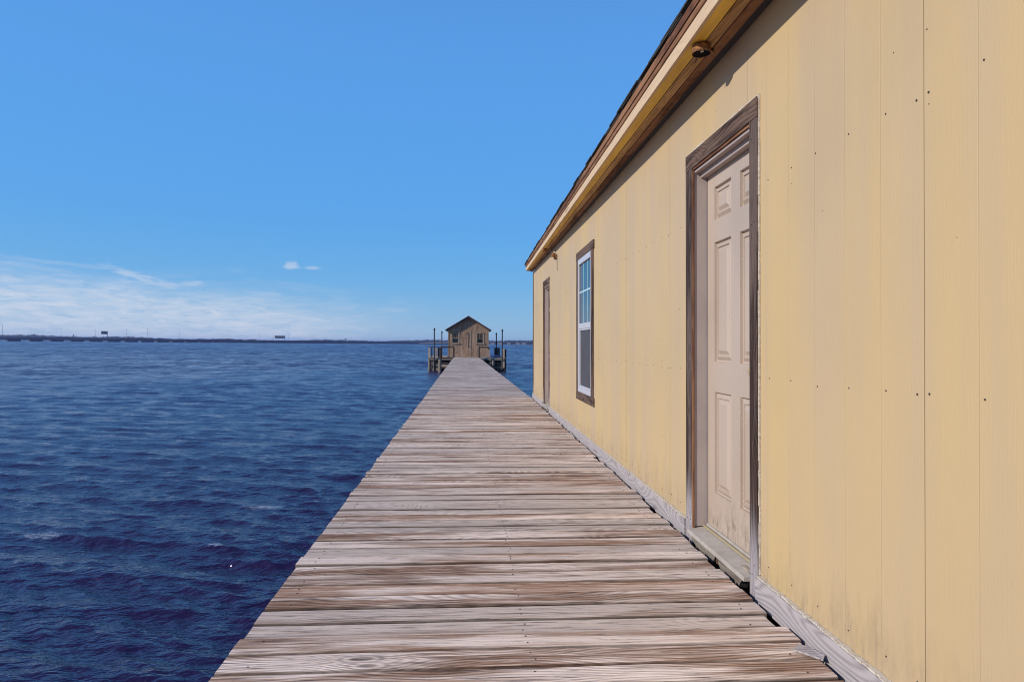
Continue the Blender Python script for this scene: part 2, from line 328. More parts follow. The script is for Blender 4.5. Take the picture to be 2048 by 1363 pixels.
# ------------------------------------------------------------------ water: one sheet to the horizon, waves as geometry near by
WZ = -1.20
def water():
    r = [0.0, .7]
    while r[-1] < 9000: r.append(r[-1] + max(.022, r[-1]*.0045, r[-1]**2*.00013 if r[-1] > 40 else 0))
    r = np.array(r)
    a = np.concatenate([np.arange(-180, -50, 3.), np.arange(-50, 50, .15), np.arange(50, 180, 3.)])
    A, Rr = np.meshgrid(np.radians(a), r); X0 = np.sin(A)*Rr; Y0 = np.cos(A)*Rr
    dr = np.gradient(r)[:, None]*np.ones_like(A)
    Z = np.zeros_like(X0); DX = np.zeros_like(X0); DY = np.zeros_like(X0)
    wind = math.radians(78)
    for i in range(170):
        L = .12*(2.3/.12)**rng.random()
        th = wind + rng.normal(0, .27 + (.15 if L < .3 else 0)); k = 2*math.pi/L
        amp = .0070*(L**1.0 if L < .36 else .36*(L/.36)**.1)*rng.uniform(.5, 1.3)
        W = np.clip(1.6 - dr/L*3.2, 0, 1)
        if W.max() <= 0: continue
        ph = k*(X0*math.cos(th) + Y0*math.sin(th)) + rng.uniform(0, 6.28)
        c, s_ = np.cos(ph), np.sin(ph)
        Z += amp*W*c; DX -= .6*amp*W*math.cos(th)*s_; DY -= .6*amp*W*math.sin(th)*s_
    # gusts: slow change of wave height over the surface
    gust = 1 + .35*np.sin(X0*.21+Y0*.13) * np.sin(Y0*.17-X0*.07+1.3)
    Z *= gust
    V = np.stack([X0+DX, Y0+DY, Z], -1).reshape(-1, 3).astype('f')
    nr, na = A.shape
    idx = np.arange(nr*na).reshape(nr, na)
    nx = np.roll(idx, -1, axis=1)
    F = np.stack([idx[:-1], idx[1:], nx[1:], nx[:-1]], -1).reshape(-1, 4)
    me = bpy.data.meshes.new('water'); me.vertices.add(len(V)); me.vertices.foreach_set('co', V.ravel())
    me.loops.add(F.size); me.loops.foreach_set('vertex_index', F.ravel().astype('i'))
    me.polygons.add(len(F)); me.polygons.foreach_set('loop_start', np.arange(0, F.size, 4, dtype='i'))
    me.polygons.foreach_set('use_smooth', np.ones(len(F), bool))
    me.update(calc_edges=True); me.validate()
    if me.polygons[len(F)//2].normal.z < 0: me.flip_normals()
    def f(g, b):
        o = g.obj(); x, y, z = g.sep(o)
        d = g.m('SQRT', x*x + y*y)
        n1 = g.noise(g.comb(x*1.1, y*2.6, 0), 1, 3, .6); n2 = g.noise(g.comb(x*5, y*11, 0), 1, 3, .55)
        n3 = g.noise(g.comb(x*.33, y*.8, 0), 1, 4, .6); n4 = g.noise(g.comb(x*.05, y*.16, 0), 1, 5, .6)
        fa = g.ss(d, 14, 75); fb = g.ss(d, 120, 700)
        h = n2*.042 + n1*.06*g.ss(d, 6, 20)*(1-fa)
        nb = g.node('ShaderNodeBump', {'Height': h, 'Distance': 1.0, 'Strength': 1.0})
        # beyond the modelled waves: facets of unresolved chop, modulated by wind streaks
        va = g.noise(g.comb(x*2.3, y*4.1, 0), 1, 3, .7, out=1); vb = g.noise(g.comb(x*.55, y*.5, 7), 1, 4, .7, out=1); vc = g.noise(g.comb(x*.11, y*.035, 3), 1, 5, .7, out=1)
        ax, ay, _ = g.sep(va); bx, by, _ = g.sep(vb); cx, cy, _ = g.sep(vc)
        gust = g.noise(g.comb(x*.018, y*.02, 0), 1, 4, .65)
        k = fa*(.55 + gust*.9)
        tx = ((ax-.5)*.7 + (bx-.5)*.5)*k; ty = ((ay-.5)*.9 + (by-.5)*1.3 + (cy-.5)*1.7*(fb*.8+.2) - .20)*k
        px_, py_, pz_ = g.sep(X(g, nb.outputs[0]))
        nv = g.node('ShaderNodeVectorMath', {0: g.comb(px_+tx, py_+ty, pz_)}, operation='NORMALIZE')
        g.put(b.inputs['Normal'], X(g, nv.outputs[0]))
        # foam left by breaking crests
        fm = 0.
        fn = g.noise(g.comb(x*9, y*22, 0), 1, 6, .8, .5)
        for (fx, fy, sx, sy) in [(-3.95, 9.41, .30, .16), (-2.87, 9.78, .62, .26), (-2.3, 10.1, .25, .12), (-5.2, 8.5, .5, .25), (-2.9, 7.9, .2, .12)]:
            q = ((x-fx)/sx)*((x-fx)/sx) + ((y-fy)/sy)*((y-fy)/sy)
            fm = g.ss(q, 1., 0.)*.35 + fm
        foam = g.ss(fn*(fm*1.0) , .15, .21)*.55
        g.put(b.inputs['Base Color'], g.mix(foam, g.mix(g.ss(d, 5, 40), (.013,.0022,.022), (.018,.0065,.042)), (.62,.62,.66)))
        g.put(b.inputs['Roughness'], g.m('MAXIMUM', g.ss(d, 10, 400, .13, .18), foam*.7)); b.inputs['IOR'].default_value = 1.72; b.inputs['Specular Tint'].default_value = (1, .80, 1, 1)
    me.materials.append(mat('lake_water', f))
    o = bpy.data.objects.new('water', me); COL.objects.link(o); o.location = (0, 0, WZ)
    tag(o, kind='structure')
water()

# ------------------------------------------------------------------ boardwalk
pier = empty('boardwalk', (.25, 0, 0))
tag(pier, 'long weathered plank boardwalk running out over the water to the tan shed', 'pier')
dk = MB()
def right_edge(y):
    if y < 15: return 1.362 + .0108*y
    return 1.51 - (y-15)*.0058
y = -3.0; PB = .1475
while y < 59.0:
    wb = .1395 + random.uniform(-.003, .0015); th = .036
    x0 = -.905 + (-.0012*y if y > 17 else 0) + random.gauss(0, .0032) - (.012 if random.random() < .12 else 0); x1 = right_edge(y) + random.gauss(0, .006) - (.02 if random.random() < .15 else 0)
    zt = random.gauss(0, .003); sk = random.gauss(0, .0018); off = [random.uniform(0, 60) for _ in range(3)]; rn = random.random()
    if 1.9 < y < 2.35: rn = .95
    n = 11 if y < 14 else 3
    cup = random.uniform(-.0025, .0035)
    bow = random.gauss(0, .0015)
    # board cross-section with eased edges, swept along x
    prof = [(0, -th), (0, -.007), (.004, -.001), (.013, cup*.3), (wb*.5, cup), (wb-.013, cup*.3), (wb-.004, -.001), (wb, -.007), (wb, -th)]; edv = [1, 1, .8, .1, 0, .1, .8, 1, 1]
    vs, gc = [], []
    for i in range(n):
        t = i/(n-1); xx = x0 + (x1-x0)*t
        for j, (py, pz) in enumerate(prof):
            e = random.gauss(0, .0009) if 0 < j < 8 else 0
            ty = py + sk*(t*2-1) + bow*math.sin(t*math.pi) + e*.6
            vs.append((xx, y+ty, zt + pz + e*.5)); gc.append((xx+off[0], py+off[1], pz+off[2]))
    m_ = len(prof)
    fs = [(i*m_+j, i*m_+(j+1) % m_, (i+1)*m_+(j+1) % m_, (i+1)*m_+j) for i in range(n-1) for j in range(m_)]
    fs += [tuple(range(m_)), tuple((n-1)*m_+j for j in range(m_))]
    dk.add(vs, fs, gc, rn, ed=edv*n)
    if y < 16:
        for xs in (x0+.10, .27, x1-.10):
            for q in (.3, .72):
                if random.random() < .35: continue
                px, py = xs+random.gauss(0, .006), y + wb*q + random.gauss(0, .004)
                dk.tube([(px, py, zt-.004), (px, py, zt+.0018+max(cup, 0))], .0034, 7, mi=1)
    y += PB
deck = dk.build('deck', [M_deck, M_nail], pier, loc=None); deck.location = (-.25, 0, 0)
for xs in (-.80, .25, 1.16):
    s_ = MB(); s_.box(xs-.02, xs+.02, -3, 58.9, -.23, -.042, axis=1); o = s_.build('stringer', M_pile, pier); o.location = (-.25, 0, 0)
yy = .9
while yy < 59:
    for xs in (-.70, 1.03):
        m_ = MB(); m_.tube([(xs, yy, WZ-1.2), (xs, yy, -.24)], .11, 12); o = m_.build('pile', M_pile, pier, smooth=False); o.location = (-.25, 0, 0)
    m_ = MB(); m_.box(-.86, 1.25, yy-.16, yy-.115, -.42, -.235, axis=0); o = m_.build('cross_beam', M_pile, pier); o.location = (-.25, 0, 0)
    yy += 3.6

# ------------------------------------------------------------------ yellow boathouse (local: +X into the house, Y along, Z up)
BH = empty('yellow_boathouse', (1.425, 0, 0)); BH.rotation_mode = 'XYZ'
BH.rotation_euler = (0, R(-.5), R(-.62))
tag(BH, 'long yellow panelled boathouse beside the boardwalk with brown eave and trimmed doors', 'boathouse')
Y0, Y1, ZT, DEP = -2.6, 14.93, 2.90, 5.4
D1, D2 = 0., 8.62
holes = [(3.165, 4.10, -.2, 2.335), (3.165+D2, 4.10+D2, -.2, 2.335), (7.60, 8.56, .56, 2.40)]
wl = MB()
seams = [SEAM0 + PAN*k for k in range(-4, 11)]; seams = [s for s in seams if Y0 < s < Y1]
edges = [Y0] + seams + [Y1]
for a, b in zip(edges[:-1], edges[1:]):
    a2, b2 = a + .0017, b - .0017
    cuts = sorted({a2, b2, *[c for h in holes for c in h[:2] if a2 < c < b2]})
    for c, d in zip(cuts[:-1], cuts[1:]):
        mid = (c+d)/2; h = [h for h in holes if h[0] < mid < h[1]]
        spans = [(-.02, ZT)]
        if h:
            z0, z1 = h[0][2:]; spans = [(lo, hi) for lo, hi in ((-.02, z0), (z1, ZT)) if hi-lo > .01]
        for lo, hi in spans: wl.box(0, .012, c, d, lo, hi, axis=2, mi=0)
# sheathing behind the panels (seen black through the seams)
for c, d, lo, hi in [(Y0+.02, 3.165, -.3, ZT), (3.165, 4.10, 2.335, ZT), (4.10, 7.60, -.3, ZT), (7.60, 8.56, -.3, .56), (7.60, 8.56, 2.40, ZT), (8.56, 3.165+D2, -.3, ZT), (3.165+D2, 4.10+D2, 2.335, ZT), (4.10+D2, Y1-.02, -.3, ZT)]:
    wl.box(.014, .11, c, d, lo, hi, mi=1)
# nails in rows at the studs
for zz in (.10, 1.068, 2.016):
    for k in range(-20, 62):
        yn = SEAM0 + k*PAN/6 - .022 + random.gauss(0, .006)
        if not (Y0+.1 < yn < Y1-.1) or any(h[0]-.12 < yn < h[1]+.12 and h[2] < zz < h[3]+.1 for h in holes): continue
        zn = zz + random.gauss(0, .006) + (.06 if zz < .2 else 0)
        wl.tube([(.002, yn, zn), (-.0022, yn, zn)], .0030 if k % 6 else .0038, 7, mi=2)
        if k % 6 == 0: wl.tube([(.002, yn+.055, zn-.005), (-.0022, yn+.055, zn-.005)], .0038, 7, mi=2)
for _ in range(70):
    yn, zn = random.uniform(Y0+.2, Y1-.3), random.uniform(.2, 2.6)
    if any(h[0]-.15 < yn < h[1]+.15 and h[2]-.1 < zn < h[3]+.15 for h in holes): continue
    wl.tube([(.002, yn, zn), (-.0012, yn, zn)], random.uniform(.0015, .003), 6, mi=2)
wl.build('wall', [M_yellow, M_black, M_nail], BH)
gw = MB()   # far gable, near gable, rear wall and floor
for yy_ in (Y0+.01, Y1-.11): gw.box(.112, DEP, yy_, yy_+.1, -.3, ZT-.02)
gw.box(DEP, DEP+.1, Y0, Y1, -.3, ZT-.02); gw.box(.11, DEP-.002, Y0+.12, Y1-.12, -.32, -.22)
gw.build('rear_wall', M_yellow, BH)
pt = MB()   # added dark sheet behind the openings, its colour stands in for interior shade
pt.box(1.6, 1.65, Y0+.15, Y1-.15, -.2, ZT-.05); pt.build('shade_backing', M_dark, BH)
cb = MB(); cb.box(-.012, -.001, Y1-.055, Y1+.008, .09, 2.86, axis=2); cb.box(-.012, .05, Y1+.009, Y1+.02, .0, 2.86, axis=2); cb.build('corner_board', M_trim, BH)
# base boards between the openings, butted board to board
for a, b in [(Y0, .35), (.353, 3.098), (4.167, 6.62), (6.623, 9.3), (9.303, 3.098+D2), (4.167+D2, Y1)]:
    m_ = MB(); m_.hexa([(x, y_, z) for z in (-.035, .088) for y_ in (a, b) for x in (-.030, -.001)], axis=1); m_.build('baseboard', M_base, BH, bevel=.002)
    c_ = MB(); yv = a
    while yv < b-.03:                       # ragged caulk bead on top of the board
        e = min(b, yv + random.uniform(.02, .05)); c_.box(-.030+random.uniform(.004, .012), -.0012, yv, e-.0005, .0885, .0885+random.uniform(.003, .009)); yv = e
    c_.build('caulk', M_caulk, BH)
for a, b in [(-2.6, 15.0)]:
    m_ = MB(); m_.box(.02, .10, a, b, -.30, -.06, axis=1); m_.build('rim_joist', M_black, BH)

# ---- eave: profiles at the near and the far end (X, Z), the overhang shrinks along the wall
def eave_pt(near, far, y):
    t = (y - 3.0)/12.0; return (near[0] + (far[0]-near[0])*t, near[1] + (far[1]-near[1])*t)
YE0, YE1 = -3.0, 15.08
wobv = [0]*60
def strip(name, prof, material, thick_dir, th, n=30, jitter=0., axis=1, y0=YE0, y1=YE1, parent=BH):
    """prof: two (near, far) points spanning the visible face; extruded by th along thick_dir"""
    m_ = MB(); off = [random.uniform(0, 50) for _ in range(3)]
    vs, gc = [], []
    for i in range(n):
        y_ = y0 + (y1-y0)*i/(n-1)
        (xa, za), (xb, zb) = eave_pt(*prof[0], y_), eave_pt(*prof[1], y_)
        j = random.gauss(0, jitter) if jitter else 0
        za += j; zb += j*.6
        pts = [(xa, za), (xb, zb), (xb+thick_dir[0]*th, zb+thick_dir[1]*th), (xa+thick_dir[0]*th, za+thick_dir[1]*th)]
        L = math.hypot(xb-xa, zb-za)
        for k, (px, pz) in enumerate(pts): vs.append((px, y_, pz)); gc.append((y_+off[0], off[1]+(L if k in (1, 2) else 0), off[2]+(th if k > 1 else 0)))
    fs = [(i*4+k, i*4+(k+1) % 4, (i+1)*4+(k+1) % 4, (i+1)*4+k) for i in range(n-1) for k in range(4)] + [(0,1,2,3), tuple((n-1)*4+k for k in (3,2,1,0))]
    m_.add(vs, fs, gc, .5); return m_.build(name, material, parent)
A = ((-.268, 2.832), (-.160, 2.925))       # lower outer edge of the pink fascia, near / far
def P_(dx, dz, fx=None, fz=None): return ((A[0][0]+dx, A[0][1]+dz), (A[1][0]+(dx if fx is None else fx), A[1][1]+(dz if fz is None else fz)))
strip('fascia', (P_(0, 0), P_(0, .082)), M_pink, (1, 0), .018, jitter=.0012)
strip('upper_fascia', (P_(-.008, .079, -.008, .076), P_(-.014, .148, -.014, .134)), M_rust, (1, 0), .016, jitter=.0015)
strip('drip_edge', (P_(-.018, .112, -.018, .104), P_(-.020, .160, -.019, .146)), M_rust, (1, 0), .003, jitter=.001)
strip('soffit', (P_(.004, .004, .004, .002), P_(.088, .006, .054, .000)), M_mustard, (0, 1), .012, jitter=.0006)
strip('tan_soffit', (P_(.093, .003, .057, -.002), P_(.156, .006, .098, -.004)), M_tan, (0, 1), .018, jitter=.0008)
strip('frieze_board', (P_(.158, -.004, .100, -.014), P_(.214, .002, .134, -.022)), M_rust, (0, 1), .02, jitter=.002)
strip('frieze_gap', (P_(.215, .014, .135, -.012), P_(.266, .014, .158, -.018)), M_rooftrim, (0, 1), .02, jitter=.002)
for nm in ('soffit_core',):
    strip('eave_core', (P_(.020, .032, .02, .03), P_(.40, .045, .30, .03)), M_black, (0, 1), .05)
# shingle courses: ragged tabs along the edge, then the roof slopes
sh = MB(); yv = YE0
while yv < YE1:
    wT = .30 + random.uniform(-.03, .03)
    for kk in range(3):
        (xa, za) = eave_pt(*P_(-.022 - .003*kk, .161+.009*kk, -.020, .147+.008*kk), yv)
        dx_ = random.uniform(-.012, .005); dz_ = random.uniform(-.002, .009); t_ = random.uniform(.007, .014)
        y_a, y_b = yv + random.uniform(-.004, .004) + kk*.07, yv + wT + kk*.07 - .004
        L = .32; sl = .36
        sh.hexa([(xa+dx_+(L if ix else 0), (y_b if iy else y_a), za+dz_+(L*sl if ix else 0)+(t_ if iz else 0)) for iz in (0,1) for iy in (0,1) for ix in (0,1)])
    yv += wT
sh.build('shingle_edge', M_shingle, BH)
rf = MB()
xr, zr = DEP/2, 3.0 + .36*DEP/2
rf.hexa([(x, y_, (3.0 if x < 0 else zr)+dz_+.012) for dz_ in (0, .03) for y_ in (YE0, YE1) for x in (-.05, xr)], axis=1)
rf.hexa([(x, y_, (zr if x < DEP else 2.95)+dz_+.012) for dz_ in (0, .03) for y_ in (YE0, YE1) for x in (xr+.001, DEP+.3)], axis=1)
rf.build('roof', M_shingle, BH)
for ya, yb in ((Y0+.01, Y0+.1), (Y1-.10, Y1-.01)):
    ga = MB()
    vs = [(.13, ya, ZT-.02), (DEP-.05, ya, ZT-.02), (xr, ya, zr-.03), (.13, yb, ZT-.02), (DEP-.05, yb, ZT-.02), (xr, yb, zr-.03)]
    ga.add(vs, [(0,1,2), (3,5,4), (0,3,4,1), (1,4,5,2), (2,5,3,0)])
    ga.build('gable', M_yellow, BH)

# ---- doors
def leaf_mesh(y0, y1, z0, z1, cols, rows, x):
    m_ = MB()
    ys = sorted({y0, y1, *[c for cc in cols for c in cc]}); zs = sorted({z0, z1, *[c for rr_ in rows for c in rr_]})
    def q(ya, yb, za, zb, xx): m_.add([(xx, ya, za), (xx, yb, za), (xx, yb, zb), (xx, ya, zb)], [(0,1,2,3)])
    for ya, yb in zip(ys[:-1], ys[1:]):
        for za, zb in zip(zs[:-1], zs[1:]):
            if (ya, yb) in cols and (za, zb) in rows:
                rings = [(0, 0), (.002, .016), (.009, .018), (.030, .005), (.036, .005), (.038, .013), (.046, .013), (.068, .001)]
                P = []
                for ins, dp in rings: P.append([(x+dp, ya+ins, za+ins), (x+dp, yb-ins, za+ins), (x+dp, yb-ins, zb-ins), (x+dp, ya+ins, zb-ins)])
                vs = [p for r_ in P for p in r_]
                fs = [(i*4+k, i*4+(k+1) % 4, (i+1)*4+(k+1) % 4, (i+1)*4+k) for i in range(len(P)-1) for k in range(4)] + [tuple((len(P)-1)*4+k for k in range(4))]
                m_.add(vs, fs)
            else: q(ya, yb, za, zb, x)
    m_.box(x+.022, x+.048, y0, y1, z0, z1)
    bm_ = m_
    # rim closing front sheet to the core
    for ya, yb, za, zb in ((y0, y1, z0, z0), (y0, y1, z1, z1)): m_.add([(x, ya, za), (x, yb, za), (x+.022, yb, za), (x+.022, ya, za)], [(0,1,2,3)])
    for ya in (y0, y1): m_.add([(x, ya, z0), (x, ya, z1), (x+.022, ya, z1), (x+.022, ya, z0)], [(0,1,2,3)])
    return m_
def make_door(D, first):
    d = empty('door', (0, D, 0), BH); d['label'] = ('beige six panel door with mildewed foot and brown trim beside the camera' if first else 'far beige door near the end of the yellow wall')
    lf = leaf_mesh(3.19, 4.036, .078, 2.305, [(3.285, 3.54), (3.668, 3.925)], [(.312, .935), (1.122, 1.858), (1.996, 2.200)], .085)
    l = lf.build('door_leaf', M_doorp, d)
    k = MB(); k.tube([(.085, 3.295, 1.09), (.060, 3.295, 1.09)], .014, 12); k.tube([(.062, 3.295, 1.09), (.052, 3.295, 1.09), (.036, 3.295, 1.09), (.026, 3.295, 1.09)], [.016, .027, .027, .014], 14); k.tube([(.086, 3.295, 1.09), (.081, 3.295, 1.09)], .032, 16)
    k.build('door_knob', M_brass, l, smooth=True)
    j = MB()   # jambs and backing, plus a head block added to deepen the leaf's top shadow
    j.box(.0005, .135, 4.048, 4.098, .072, 2.333, axis=2); j.box(.0005, .135, 3.167, 3.185, .072, 2.333, axis=2)
    j.box(.0005, .135, 3.186, 4.047, 2.318, 2.333)
    j.box(.136, .150, 3.186, 4.047, .10, 2.31); j.box(.040, .083, 3.187, 4.046, 2.288, 2.3175)
    j.build('jamb', M_jamb, d, bevel=.0015)
    g_ = MB(); g_.box(.092, .128, 4.0365, 4.0475, .08, 2.315); g_.build('weatherstrip', M_black, d)
    hd = MB(); hd.box(-.017, -.001, 3.098, 4.165, 2.350, 2.450, axis=1, rn=.4)
    for yn in (3.2, 3.5, 3.8, 4.1): hd.tube([(-.015, yn, 2.40), (-.0190, yn, 2.40)], .0032, 6, mi=1)
    hd.build('head_trim', [M_trimtop, M_nail], d)
    hs_ = MB(); hs_.box(-.010, -.0015, 3.190, 4.048, 2.334, 2.3485, axis=1, rn=.6); hs_.build('head_stop', M_rust, d)
    for a, b in ((4.0505, 4.165), (3.100, 3.187)):
        m_ = MB(); m_.box(-.016, -.001, a, b, -.045, 2.3485, axis=2, rn=.45)
        for zz in (.12, .5, .95, 1.4, 1.85, 2.25):
            for yn in (a+.028, b-.028): yn += random.gauss(0, .004); z_ = zz+random.gauss(0, .02); m_.tube([(-.014, yn, z_), (-.0180, yn, z_)], .0032, 6, mi=1)
        m_.build('side_trim', [M_trim, M_nail], d)
    m_ = MB(); m_.box(-.0145, -.002, 4.040, 4.0500, .06, 2.333, axis=2, rn=.5); m_.build('trim_edge', M_rust, d)
    c_ = MB(); zv = .10
    while zv < 2.44: 
        e = min(2.46, zv + random.uniform(.03, .12)); c_.box(-.012+random.uniform(0,.005), -.0012, 3.092+random.uniform(0,.0035), 3.0995, zv, e-.0005); zv = e
    yv = 3.10
    while yv < 4.16:
        e = min(4.165, yv + random.uniform(.015, .06)); c_.box(-.016+random.uniform(0,.008), -.0012, yv, e-.0005, 2.451, 2.454+random.uniform(0,.008)); yv = e
    c_.build('caulk', M_caulk, d)
    # threshold: painted sill plate, brass saddle, bottom sweep
    s_ = MB(); s_.hexa([(x, y_, (z if z < .05 else (.072 if x > 0 else .058))) for z in (.034, .07) for y_ in (3.187, 4.047) for x in (-.048, .066)], axis=1)
    s_.build('threshold', M_sill, d, bevel=.002)
    s_ = MB(); s_.box(.052, .068, 3.19, 4.045, .0745, .082); s_.build('brass_saddle', M_brass, d, bevel=.002)
    s_ = MB(); s_.box(.073, .084, 3.19, 4.035, .081, .096); s_.box(.02, .13, 3.187, 4.047, .02, .033); s_.box(.07, .13, 3.187, 4.047, .034, .0775); s_.build('door_sweep', M_sill, d)
    # rotted ledger under the sill, in two broken pieces with a ragged lower edge
    for a, b, br in ((3.255, 3.60, 0), (3.625, 4.02, 1)):
        m_ = MB(); n = 16; vs = []; off = [random.uniform(0, 40) for _ in range(3)]; gc = []
        for i in range(n+1):
            t = i/n; yv = a+(b-a)*t; zl = -.012 - .03*math.sin(t*math.pi)**.5 + random.uniform(-.006, .010) + (.018*(t < .12) + .014*(t > .9))
            for (px, pz) in ((-.030+random.uniform(-.002,.003), .031), (-.026+random.uniform(-.004,.004), zl), (.02, zl-.004), (.02, .031)): vs.append((px, yv, pz)); gc.append((yv+off[0], pz+off[1], px+off[2]))
        fs = [(i*4+k, i*4+(k+1) % 4, (i+1)*4+(k+1) % 4, (i+1)*4+k) for i in range(n) for k in range(4)] + [(0,1,2,3), tuple(n*4+k for k in (3,2,1,0))]
        m_.add(vs, fs, gc, .35); m_.build('rotten_ledger', M_pile, d)
    m_ = MB(); m_.box(-.022, .0, 3.603, 3.622, -.02, .02, axis=2); m_.build('ledger_splinter', M_rust, d)
    return d
make_door(D1, True); make_door(D2, False)

# ---- window
wn = empty('window', (0, 0, 0), BH); wn['label'] = 'white double hung window in brown board trim on the yellow wall'
wa, wb_, wz0, wz1 = 7.66, 8.64, .63, 2.345
for a, b, c, d_, ax in ((7.425, 8.665, 2.342, 2.440, 1), (7.425, 8.665, .500, .603, 1)):
    m_ = MB(); m_.box(-.018, -.001, a, b, c, d_, axis=ax, rn=.3); m_.build('board_trim', M_trimtop, wn, bevel=.002)
for a, b in ((7.475, 7.600), (8.548, 8.655)):
    m_ = MB(); m_.box(-.016, -.001, a, b, .604, 2.341, axis=2, rn=.4); m_.build('board_trim', M_trimtop, wn, bevel=.002)
fr_ = MB(); fy0, fy1, fz0, fz1 = 7.602, 8.546, .604, 2.340
fr_.box(-.012, .06, fy0, fy0+.045, fz0, fz1); fr_.box(-.012, .06, fy1-.045, fy1, fz0, fz1)
fr_.box(-.0115, .06, fy0+.0455, fy1-.0455, fz1-.075, fz1); fr_.box(-.0115, .06, fy0+.0455, fy1-.0455, fz0, fz0+.055)
fr_.box(-.004, .05, fy0+.0455, fy1-.0455, 1.425, 1.495)
fr_.build('frame', M_vinyl, wn, bevel=.003)
us = MB(); us.box(.010, .014, fy0+.045, fy1-.045, 1.494, fz1-.074); up = us.build('pane', M_glass, wn)
mu = MB()
wy = fy1-fy0-.09
for t in (1/3, 2/3): yq = fy0+.045+wy*t; mu.box(.0075, .0095, yq-.008, yq+.008, 1.496, fz1-.077)
mu.box(.0065, .0073, fy0+.046, fy1-.046, 1.892, 1.912); mu.build('muntin', M_muntin, up)
us = MB(); us.box(.026, .030, fy0+.045, fy1-.045, fz0+.05, 1.426); us.build('pane', M_glass, wn)
us = MB(); us.box(.0165, .0180, fy0+.060, fy1-.060, fz0+.085, 1.405); us.build('insect_screen', M_screen, wn)
us = MB()
for a, b, c, d_ in ((fy0+.046, fy0+.060, fz0+.056, 1.424), (fy1-.060, fy1-.046, fz0+.056, 1.424), (fy0+.0605, fy1-.0605, 1.405, 1.424), (fy0+.0605, fy1-.0605, fz0+.056, fz0+.085)): us.box(.004, .020, a, b, c, d_)
us.build('screen_frame', M_vinyl, wn)

# loose fixtures on the wall and eave (placed in world space from the house frame)
bpy.context.view_layer.update()
BM = BH.matrix_world.copy()
def place(o, loc): o.matrix_world = Matrix.Translation(BM @ Vector(loc)) @ BM.to_3x3().to_4x4()
def fixture(loc, rad, hgt, label, glass):
    t = empty('eave_light'); place(t, loc)
    tag(t, label, 'light fixture')
    m_ = MB(); n = 20; prof = [(rad*.2, 0), (rad*.98, 0), (rad*1.0, -hgt*.5), (rad*1.03, -hgt), (rad*.97, -hgt*1.02), (rad*.95, -hgt*.3), (rad*.2, -hgt*.25)]
    vs = [(r_*math.cos(2*math.pi*k/n), r_*math.sin(2*math.pi*k/n), z_ + (random.uniform(-.003, .003) if 2 < i < 5 else 0)) for i, (r_, z_) in enumerate(prof) for k in range(n)]
    fs = [(i*n+k, i*n+(k+1) % n, (i+1)*n+(k+1) % n, (i+1)*n+k) for i in range(len(prof)-1) for k in range(n)]
    m_.add(vs, fs[:4*n]); m_.add(vs, fs[4*n:], mi=1); m_.build('housing', [M_rusty, M_black], t, smooth=True)  # inner faces black: shade of the open bottom is put into the colour
    m_ = MB(); m_.tube([(0, 0, -hgt*.2), (.004, 0, -hgt*.75)], [rad*.24, rad*.2], 10); m_.tube([(rad*.2, 0, -hgt*.35), (rad*.85, -rad*.1, -hgt*.5)], rad*.10, 6); m_.build('socket', M_caulk, t)
    m_ = MB(); m_.tube([(0, 0, -hgt*.24), (0, 0, -hgt*.3)], rad*.93, 20); m_.build('back_plate', M_black, t)
    m_ = MB(); m_.tube([(rad*1.0, -rad*.2, -hgt*.5), (rad*1.35, -rad*.1, -hgt*.7), (rad*1.45, rad*.15, -hgt*.3), (rad*1.1, rad*.2, -hgt*.1)], .003, 6); m_.build('wire', M_black, t)
    m_ = MB(); m_.tube([(-rad*.3, rad*.9, -hgt), (-rad*.2, rad*1.3, -hgt*1.5), (-rad*.05, rad*1.35, -hgt*.9)], .0022, 6); m_.build('wire', M_black, t)
fixture((-.185, 3.40, 2.830), .049, .042, 'rusted round light socket hanging under the mustard eave above the near door', True)
fixture((-.150, 11.3, 2.895), .042, .034, 'small dark rusted light socket under the far end of the eave', False)
t = empty('wall_bracket'); place(t, (0, 10.9, 2.70)); tag(t, 'broken rusty bracket with dangling wire high on the yellow wall past the window', 'bracket')
m_ = MB(); m_.box(-.03, -.001, -.07, .07, -.035, .035); m_.tube([(-.02, 0, 0), (-.08, -.05, .01), (-.09, -.16, -.01)], .012, 8); m_.build('mounting_plate', M_rusty, t)
m_ = MB(); m_.tube([(-.09, -.16, -.01), (-.07, -.20, -.02), (-.065, -.2, .04)], [.02, .035, .02], 8); m_.build('lamp_arm', M_rusty, t)
m_ = MB(); m_.tube([(-.02, -.24, 0.01), (-.015, -.27, -.12), (-.012, -.26, -.26)], .004, 6); m_.build('wire', M_black, t)
m_ = MB(); m_.box(-.008, -.001, .09, .17, .0, .09); m_.tube([(-.01, .0, .05), (-.012, .08, .10)], .02, 7); m_.build('caulk_smear', M_caulk, t)

# loose scraps
m_ = MB()
P2 = [(1.318, 2.515), (1.36, 2.545), (1.398, 2.525), (1.412, 2.448), (1.392, 2.424), (1.36, 2.455)]
n = len(P2); vs = [(x, y_, .006+.004*(i % 2)) for i, (x, y_) in enumerate(P2)] + [(x, y_, .013+.005*(i % 2)) for i, (x, y_) in enumerate(P2)]
m_.add(vs, [tuple(range(n)), tuple(range(2*n-1, n-1, -1))] + [(i, (i+1) % n, n+(i+1) % n, n+i) for i in range(n)], [(v[0]+5, v[1]+9, v[2]) for v in vs], .5)
o = m_.build('wood_scrap', M_base, None, loc=(1.36, 2.48, 0)); tag(o, 'pointed pale wood scrap lying at the deck edge beside the near baseboard', 'wood scrap')
m_ = MB(); vs = []; n = 9
for i in range(n):
    t_ = i/(n-1); wd = .016*math.sin(math.pi*t_)**.7 + .0005
    for s2 in (-1, 0, 1): vs.append((-.02 + s2*wd, 3.16+.10*t_, .078 + abs(s2)*.008 + .012*math.sin(t_*2.6)))
